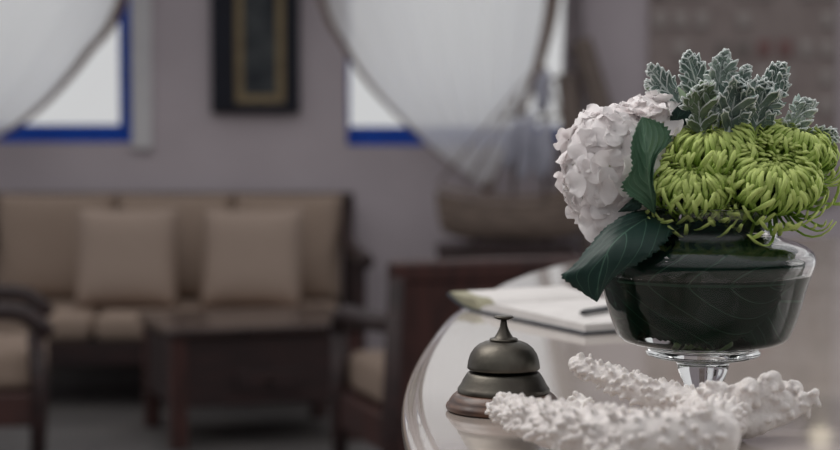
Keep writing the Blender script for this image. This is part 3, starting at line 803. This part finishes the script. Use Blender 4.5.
# small dark leaves closing the neck between the flowers
for (mid, l, r, lab) in (
    ([(640, 195, 1.93), (630, 205, 1.91), (618, 212, 1.915)], [(640, 195, 1.93), (634, 197, 1.915), (618, 212, 1.915)], [(640, 195, 1.93), (640, 209, 1.91), (618, 212, 1.915)], 'small dark leaf tip poking out under the upright green leaf'),
    ([(672, 130, 1.96), (678, 116, 1.95), (685, 100, 1.955)], [(672, 130, 1.96), (671, 114, 1.95), (685, 100, 1.955)], [(672, 130, 1.96), (692, 120, 1.95), (685, 100, 1.955)], 'narrow dark leaf between the hydrangea and the silvery sprigs'),
    ([(745, 130, 1.98), (754, 112, 1.965), (766, 96, 1.975)], [(745, 130, 1.98), (742, 108, 1.97), (766, 96, 1.975)], [(745, 130, 1.98), (772, 116, 1.965), (766, 96, 1.975)], 'dark leaf standing behind the upper right green chrysanthemum'),
    ([(680, 205, 1.965), (705, 222, 1.94), (735, 236, 1.945)], [(680, 205, 1.965), (690, 234, 1.945), (735, 236, 1.945)], [(680, 205, 1.965), (722, 208, 1.94), (735, 236, 1.945)], 'dark leaf under the front left chrysanthemum at the vase rim'),
    ([(780, 195, 1.97), (755, 216, 1.942), (722, 226, 1.945)], [(780, 195, 1.97), (735, 202, 1.94), (722, 226, 1.945)], [(780, 195, 1.97), (772, 232, 1.942), (722, 226, 1.945)], 'dark leaf under the front right chrysanthemum at the vase rim'),
    ([(735, 200, 1.92), (722, 180, 1.925), (712, 160, 1.935)], [(735, 200, 1.92), (700, 185, 1.93), (712, 160, 1.935)], [(735, 200, 1.92), (742, 178, 1.925), (712, 160, 1.935)], 'dark leaf in the gap between the two front chrysanthemums')):
    px_leaf('leaf', mid, l, r, M_leafD, teeth=14, tl=.08, label=lab, cat='leaf', nt=40, ripple=.0006)

# ------------------------------------------------------------------ chrysanthemums
def mum(label, c, axis, rad, seed, droop=0.5):
    r_ = random.Random(seed)
    t = thing('chrysanthemum', label, 'flower', c, 0, 'green chrysanthemums in the vase')
    Q = Vector(axis).normalized().to_track_quat('Z', 'Y').to_matrix().to_4x4()
    k_ = rad / .05
    NP = 430
    bm = bmesh.new(); bmc = bmesh.new(); uvl = bm.loops.layers.uv.new('UVMap')
    for i in range(NP):
        l = i / NP                     # 0 outermost .. 1 innermost
        a = i * GA + r_.uniform(-.15, .15)
        jit = r_.uniform(.78, 1.14)
        if l < .06:
            P = [(.006, .0), (.030, -.014), (.056, -.020 - .012 * droop), (  .071 * jit, -.012 - .012 * droop), (  .073 * jit, .004)]
        elif l < .18:
            P = [(.006, .0), (.030, -.012), (.052, -.016 - .010 * droop), (.064 * jit, -.004), (.061 * jit, .008)]
        elif l < .42:
            P = [(.006, .0), (.036, -.010), (.058, .002), (.060 * jit, .026), (.046 * jit, .033)]
        elif l < .72:
            P = [(.005, .002), (.030, -.002), (.052, .014), (.048 * jit, .042), (.028 * jit, .041)]
        else:
            q = (l - .72) / .28
            P = [(.004 * (1 - q), .004), (.022 * (1 - q) + .002, .008), (.036 * (1 - q) + .004, .022), (.030 * (1 - q) + .004, .036 - .004 * q), (.014 * (1 - q), .037 - .006 * q)]
        ns = 9; wmax = (.0022 if l < .72 else .0019) * r_.uniform(.85, 1.15)
        sway = r_.uniform(-.6, .6) * (1.0 if l < .42 else .55); lift = r_.uniform(-.006, .006)
        pts = []
        for s in range(ns + 1):
            u = s / ns; b_ = bez([(x, 0, z) for x, z in P], u)
            aa = a + sway * u * u
            pts.append((Vector((b_.x * math.cos(aa), b_.x * math.sin(aa), b_.z + lift * u)) * k_, aa, u))
        rows = []
        for s, (p, aa, u) in enumerate(pts):
            d = (pts[min(s + 1, ns)][0] - pts[max(s - 1, 0)][0]).normalized()
            side = Vector((-math.sin(aa), math.cos(aa), 0)); side = (side - d * side.dot(d)).normalized(); up = side.cross(d)
            wv = k_ * wmax * ((.5 + .25 * u + .45 * math.exp(-((u - .86) / .16) ** 2)) - (.35 if u == 1 else 0))
            rows.append([bm.verts.new(Q @ (p + side * wv * j + up * (.55 * wv * j * j) * -1)) for j in (-1, -.45, .45, 1)])
        for q_, (ra, rb) in enumerate(zip(rows[:-1], rows[1:])):
            for j in range(3):
                f_ = bm.faces.new((ra[j], ra[j + 1], rb[j + 1], rb[j]))
                for lo_, u_ in zip(f_.loops, (q_, q_, q_ + 1, q_ + 1)): lo_[uvl].uv = (u_ / ns, j / 3)
    o = mesh('petals', bm, M_mum, t); s_ = o.modifiers.new('solid', 'SOLIDIFY'); s_.thickness = .0007; s_.offset = 0
    for i in range(46):
        rr = .013 * math.sqrt((i + .5) / 46) * k_; a = i * GA
        p = Vector((rr * math.cos(a), rr * math.sin(a), (.027 - 6 * rr * rr / k_) * k_))
        bmesh.ops.create_icosphere(bmc, subdivisions=1, radius=.0019 * k_, matrix=Q @ Matrix.Translation(p) @ Matrix.Diagonal((1, 1, 1.7, 1)))
    bmesh.ops.create_icosphere(bmc, subdivisions=2, radius=.013 * k_, matrix=Q @ Matrix.Translation((0, 0, .012 * k_)))
    mesh('flower_centre', bmc, M_mumc, t)
    bm = bmesh.new(); bot = vb + Vector((r_.uniform(-.03, .03), r_.uniform(-.02, .03), .075)) - Vector(c)
    mid_ = vb + Vector((r_.uniform(-.03, .03), r_.uniform(-.02, .02), .17)) - Vector(c)
    tube(bm, resample([Vector((0, 0, 0)), mid_, bot], 10), .0028, 8); mesh('stem', bm, M_stem, t)
mum('lime green chrysanthemum at the front left, beside the upright leaf', at(690, 193, 1.945), (-.05, -.6, .8), .042, 1, .9)
mum('lime green chrysanthemum at the front right, the one hanging over the vase rim', at(769, 190, 1.94), (.05, -.6, .8), .046, 2, .8)
mum('lime green chrysanthemum at the top middle, under the tallest silvery sprigs', at(714, 165, 1.965), (-.1, -.35, .95), .046, 3, .2)
mum('lime green chrysanthemum at the back right, in front of the small right sprigs', at(790, 161, 1.975), (.25, -.2, .95), .039, 4, .3)

# ------------------------------------------------------------------ dusty miller
def sprig(label, base, tip, width, seed, m=M_dust, bend=0.0, nl=6, curl=.5, facing=0.0):
    r_ = random.Random(seed)
    A = at(*base); B = at(*tip); L = (B - A).length; d = (B - A).normalized()
    s = d.cross(Vector((0, -1, 0))).normalized(); nn = s.cross(d)   # nn towards the viewer or away
    if nn.y > 0: nn = -nn; s = -s
    s, nn = s * math.cos(facing) + nn * math.sin(facing), nn * math.cos(facing) - s * math.sin(facing)
    t = thing('dusty_miller_sprig', label, 'foliage', A, 0, 'silvery dusty miller sprigs')
    W = width * K
    def mp(u): return d * (L * u) + s * (bend * L * u * u) + nn * (-.10 * L * math.sin(PI * u * .9)) 
    bm = bmesh.new()
    def blade(p0, dir_, side, up, ln, wd, crl, nt=7):
        g = []
        for i in range(nt + 1):
            u = i / nt; w_ = wd * (.55 + .75 * math.sin(PI * min(1, u * .86 + .06)) ** .8 - .45 * (u > .98))
            row = []
            for j in range(5):
                q = -1 + j * .5
                notch = 1 - .16 * (abs(q) > .9) * math.sin(u * 9 + seed)
                row.append(bm.verts.new(p0 + dir_ * (ln * u * (1 - .12 * q * q * u)) + side * (q * w_ * notch) + up * (crl * ln * u * u + .35 * wd * q * q)))
            g.append(row)
        for i in range(nt):
            for j in range(4): bm.faces.new((g[i][j], g[i][j + 1], g[i + 1][j + 1], g[i + 1][j]))
    # central web
    g = []
    for i in range(15):
        u = i / 14; w_ = W * .13 * math.sin(PI * min(1, u * .85 + .12)) ** .7 + .0006
        c = mp(u); g.append([bm.verts.new(c + s * w_ * q + nn * (.15 * w_ * q * q)) for q in (-1, -.5, 0, .5, 1)])
    for i in range(14):
        for j in range(4): bm.faces.new((g[i][j], g[i][j + 1], g[i + 1][j + 1], g[i + 1][j]))
    for i in range(nl):
        u = .16 + .74 * i / (nl - 1) + r_.uniform(-.03, .03)
        env = math.sin(PI * (u * .78 + .17)) ** .9
        for sd in (-1, 1):
            a = dg(r_.uniform(26, 44) - 12 * u)
            dr = (d * math.cos(a) + s * sd * math.sin(a)).normalized(); sid = (s * sd * math.cos(a) - d * math.sin(a))
            p0 = mp(u + .02 * sd); ln = W * .92 * env * r_.uniform(.85, 1.15); up = nn
            blade(p0, dr, sid, up, ln, W * .082, r_.uniform(-.6, 1.1) * curl)
            for b2, (f0, sg) in enumerate(((.42, 1), (.58, -1))):
                dr2 = (dr * .75 + sid * sg * .66).normalized(); sd2 = dr2.cross(up).normalized()
                blade(p0 + dr * ln * f0 + up * (curl * .5 * ln * f0 * f0), dr2, sd2, up, ln * .40, W * .055, r_.uniform(0, .9) * curl, 5)
    blade(mp(.93), d, s, nn, W * .3, W * .10, curl * .5)
    for sg in (-1, 1): blade(mp(.9), (d * .8 + s * sg * .55).normalized(), s, nn, W * .3, W * .08, curl * .8, 5)
    o = mesh('leaf', bm, [m, M_dustw], t); so_ = o.modifiers.new('solid', 'SOLIDIFY'); so_.material_offset_rim = 1; so_.thickness = .0016; so_.offset = 0
    bm = bmesh.new(); P = [mp(i / 10) + nn * .001 for i in range(11)]; tube(bm, P, [.0017 - .0011 * i / 10 for i in range(11)], 7); mesh('midrib', bm, M_dustw, t)
    bm = bmesh.new(); tube(bm, resample([mp(0.02), vb + Vector((.01, .02, .16)) - A, vb + Vector((.01, .02, .1)) - A], 8), .002, 6); mesh('stem', bm, M_dust, t)
sprig('silvery leaf leaning out to the left over the hydrangea', (700, 134, 1.99), (653, 66, 1.98), 28, 1, bend=-.05, nl=7)
sprig('dark silvery leaf rising upright left of the tallest white one', (708, 132, 1.985), (687, 56, 1.98), 31, 2, facing=.35, nl=7)
sprig('tallest bright silver leaf with curled white tips at the middle', (716, 132, 1.968), (721, 54, 1.96), 29, 3, bend=.03, curl=1.2, nl=7, m=M_dustp)
sprig('narrow bright silver leaf just right of the tallest one', (722, 132, 1.97), (745, 66, 1.965), 24, 12, bend=.03, curl=1.2, nl=6, m=M_dustp)
sprig('broad dark silvery leaf leaning right of the tallest one', (750, 138, 1.985), (778, 66, 1.98), 34, 4, bend=.04, nl=8, facing=.35, curl=.8)
sprig('bright silver leaf low on the right, behind the back right flower', (782, 148, 1.99), (806, 103, 1.985), 30, 5, curl=1.0, nl=5, m=M_dustp)
sprig('small silver leaf at the far right tip of the bouquet', (795, 140, 1.99), (833, 137, 1.985), 24, 6, bend=-.1, nl=5, curl=.8)
sprig('small greenish leaf low on the left, just over the hydrangea top', (696, 128, 2.0), (647, 84, 2.0), 24, 7, m=M_dustg)
sprig('short curled green-grey leaf in front of the tall sprigs, left of centre', (702, 138, 1.958), (698, 92, 1.95), 38, 8, m=M_dustg, curl=1.2, nl=5)
sprig('short curled silver leaf in front of the tall sprigs, right of centre', (728, 136, 1.955), (737, 88, 1.948), 40, 9, curl=1.3, nl=5)
sprig('short silver leaf beneath the broad leaning one', (754, 140, 1.965), (764, 90, 1.958), 40, 10, curl=.9, nl=5)

# ------------------------------------------------------------------ coral
def coral():
    r_ = random.Random(11)
    bm = bmesh.new()
    def ball(p, r, sub=2): bmesh.ops.create_icosphere(bm, subdivisions=sub, radius=r, matrix=Matrix.Translation(p))
    def limb(P, Rr, bumps, bl=.0068, br=.0042, tipdir=1):
        P = [Vector(p) for p in P]; n = 26
        V = resample(P, n); rad = []
        for i in range(n):
            u = i / (n - 1) * (len(Rr) - 1); a = int(min(u, len(Rr) - 2)); rad.append(Rr[a] + (Rr[a + 1] - Rr[a]) * (u - a))
        for p, q in zip(V, rad): ball(p + Vector((r_.uniform(-1, 1), r_.uniform(-1, 1), r_.uniform(-1, 1))) * q * .08, q, 2)
        for i in range(bumps):
            u = (i + r_.random()) / bumps; j = min(int(u * (n - 1)), n - 2)
            p = V[j].lerp(V[j + 1], u * (n - 1) - j); ax = (V[j + 1] - V[j]).normalized(); q = rad[j]
            o_ = ax.orthogonal().normalized(); a = i * GA * 1.0 + r_.uniform(-.4, .4)
            o_ = Matrix.Rotation(a, 3, ax) @ o_
            dd = (o_ - ax * tipdir * r_.uniform(.2, .9)).normalized()
            b0 = p + o_ * q * .9; h = bl * r_.uniform(.6, 1.25); rr = br * r_.uniform(.8, 1.15)
            if b0.z + dd.z * h < TZ + .004: continue
            for s in range(3):
                ball(b0 + dd * h * s / 2, rr * (1 - .09 * s), 1)
    def tz(px, py, r): return onz(px, py, TZ + r * .98)
    limb([tz(499, 414, .011), tz(525, 425, .015), tz(560, 435, .019), tz(610, 443, .022), tz(660, 447, .024), tz(710, 442, .025)], [.0095, .0145, .019, .022, .023, .023], 420, .0062, .0038)
    limb([tz(587, 436, .016), tz(581, 420, .014), at(577, 404, 1.86)], [.012, .0095, .006], 34, .005, .0036)
    limb([at(573, 368, 1.95), at(606, 382, 1.93), at(640, 396, 1.905), at(680, 408, 1.885), at(712, 418, 1.865), at(735, 425, 1.85)], [.0075, .0115, .0135, .0145, .016, .018], 190, .0045, .0034)
    limb([tz(660, 446, .018), tz(695, 436, .020), at(730, 424, 1.85), at(760, 414, 1.85), at(780, 408, 1.855)], [.017, .02, .022, .018, .013], 150, .006, .0042, -1)
    limb([at(690, 420, 1.85), at(704, 406, 1.845), at(718, 397, 1.845)], [.016, .013, .010], 40, .0045, .0042)
    limb([at(728, 416, 1.85), at(741, 402, 1.84), at(747, 393, 1.84)], [.017, .013, .010], 30, .004, .0046)
    limb([at(752, 412, 1.855), at(764, 396, 1.85), at(771, 383, 1.85)], [.016, .012, .008], 26, .004, .0046)
    limb([at(762, 414, 1.86), at(781, 402, 1.865), at(791, 394, 1.87)], [.016, .012, .009], 26, .004, .0044)
    limb([at(745, 430, 1.84), at(782, 420, 1.85), at(803, 409, 1.855), at(813, 397, 1.857)], [.014, .010, .007, .0042], 26, .005, .0034)
    limb([at(796, 412, 1.853), at(801, 401, 1.853)], [.007, .0045], 5, .004, .003)
    limb([tz(600, 452, .015), tz(630, 462, .012)], [.016, .012], 50, .006, .0038)
    me = bpy.data.meshes.new('tmp'); bm.to_mesh(me); bm.free()
    o = bpy.data.objects.new('branching_coral', me); COL.objects.link(o)
    m_ = o.modifiers.new('remesh', 'REMESH'); m_.mode = 'VOXEL'; m_.voxel_size = .0013; m_.use_smooth_shade = True
    s_ = o.modifiers.new('smooth', 'SMOOTH'); s_.factor = .5; s_.iterations = 3
    dg_ = bpy.context.evaluated_depsgraph_get(); ev = o.evaluated_get(dg_)
    me2 = bpy.data.meshes.new_from_object(ev); o.modifiers.clear(); o.data = me2; me2.name = 'branching_coral'
    mz = min(v.co.z for v in me2.vertices)
    c = onz(650, 430, TZ)
    me2.transform(Matrix.Scale(.965, 4) @ Matrix.Translation(-c)); o.location = (c.x, c.y, TZ - (mz - TZ) + .0002 if False else TZ)
    for p in me2.polygons: p.use_smooth = True
    me2.materials.clear(); me2.materials.append(M_coral)
    o.location.x -= .0055; o.location.y -= .066; o.location.z = TZ + (TZ - mz) * .965 + .0003
    tag(o, 'white branching coral with knobbly fingers lying in front of the vase', 'coral')
coral()

# ------------------------------------------------------------------ notebook, pen, papers
def notebook():
    # open book: spine runs away to the right
    a = onz(447, 302, TZ + .006); b = onz(584, 333, TZ + .003)      # near cover edge
    c0 = onz(615, 333, TZ)
    t = thing('open_notebook', 'open notebook with white pages and dark cover lying behind the bell', 'book', Vector((b.x, b.y, TZ)))
    o = Vector(t.location)
    ex = (Vector((b.x, b.y, 0)) - Vector((a.x, a.y, 0))); wl_ = ex.length; ex.normalize(); ey = Vector((-ex.y, ex.x, 0))
    if ey.y < 0: ey = -ey
    # outline on the counter: near edge from a to b, far edges behind
    D = .20; half = wl_
    def slab(bm, x0, x1, y0, y1, zf, th_, n=24):
        g = []
        for i in range(n + 1):
            x = x0 + (x1 - x0) * i / n
            lo_, hi_ = zf(x)
            g.append([bm.verts.new(ex * x + ey * y + Vector((0, 0, z))) for y, z in ((y0, lo_), (y1, lo_), (y1, hi_), (y0, hi_))])
        for p, q in zip(g[:-1], g[1:]):
            for j in range(4): bm.faces.new((p[j], p[(j + 1) % 4], q[(j + 1) % 4], q[j]))
        bm.faces.new(g[0]); bm.faces.new(g[-1][::-1]); bmesh.ops.recalc_face_normals(bm, faces=bm.faces[:])
    xs = -wl_ * .76    # gutter position
    bm = bmesh.new(); slab(bm, -wl_, .0, 0, D, lambda x: (.0005 + .016 * max(0, (-x / wl_ - .8) / .2) ** 2, .003 + .016 * max(0, (-x / wl_ - .8) / .2) ** 2), 0); mesh('cover', bm, M_cover, t, False)
    def pg(x):
        u = (x - xs) / (-xs); return (.0035, .0035 + .013 * (min(1, u * 6) ** .5) * (1 - .25 * u))
    bm = bmesh.new(); slab(bm, xs, -.004, .004, D - .004, pg, 0); mesh('right_pages', bm, M_paper, t, False)
    def pl(x):
        u = (xs - x) / (wl_ + xs); z0 = .0036 + .016 * max(0, (-x / wl_ - .8) / .2) ** 2
        return (z0, z0 + .0006 + .016 * (min(1, u * 5) ** .5) * (1 - u) ** .6)
    bm = bmesh.new(); slab(bm, -wl_ + .002, xs - .0005, .03, D - .004, pl, 0); mesh('left_pages', bm, M_paper, t, False)
    bm = bmesh.new(); slab(bm, -wl_ + .002, xs - .0005, .004, .0299, pl, 0); o_ = mesh('page_edge', bm, M_olive, t, False); o_['label'] = 'olive tinted page edge'
    return t
notebook()
def paper(label, pts, zt):
    P = [onz(x, y, TZ) for x, y in pts]; o0 = sum(P, Vector()) / 4
    bm = bmesh.new()
    lo_ = [bm.verts.new(p - o0 + Vector((0, 0, .0004))) for p in P]; hi_ = [bm.verts.new(p - o0 + Vector((0, 0, zt))) for p in P]
    bm.faces.new(lo_); bm.faces.new(hi_)
    for i in range(4): bm.faces.new((lo_[i], lo_[(i + 1) % 4], hi_[(i + 1) % 4], hi_[i]))
    bmesh.ops.recalc_face_normals(bm, faces=bm.faces[:])
    ob = mesh('paper_stack', bm, M_paper, None, False); ob.location = o0; tag(ob, label, 'paper')
paper('white stack of paper behind the open notebook, half hidden by the vase', [(590, 331), (640, 333), (650, 318), (588, 318)], .014)
pa = onz(580, 313, TZ + .02); pb = onz(625, 306, TZ + .02)

pd = (pb - pa); pen = thing('pen', 'black pen lying on the open notebook pages', 'pen', (pa + pb) / 2)
bm = bmesh.new(); tube(bm, [-pd / 2, -pd * .42, pd * .42, pd / 2], [.0015, .0042, .0042, .003], 12); mesh('barrel', bm, M_pen, pen)
bm = bmesh.new(); n_ = pd.normalized(); tube(bm, [pd * .44 + Vector((0, 0, .0055)), pd * .18 + Vector((0, 0, .0055))], .0012, 8); mesh('clip', bm, M_steel, pen)
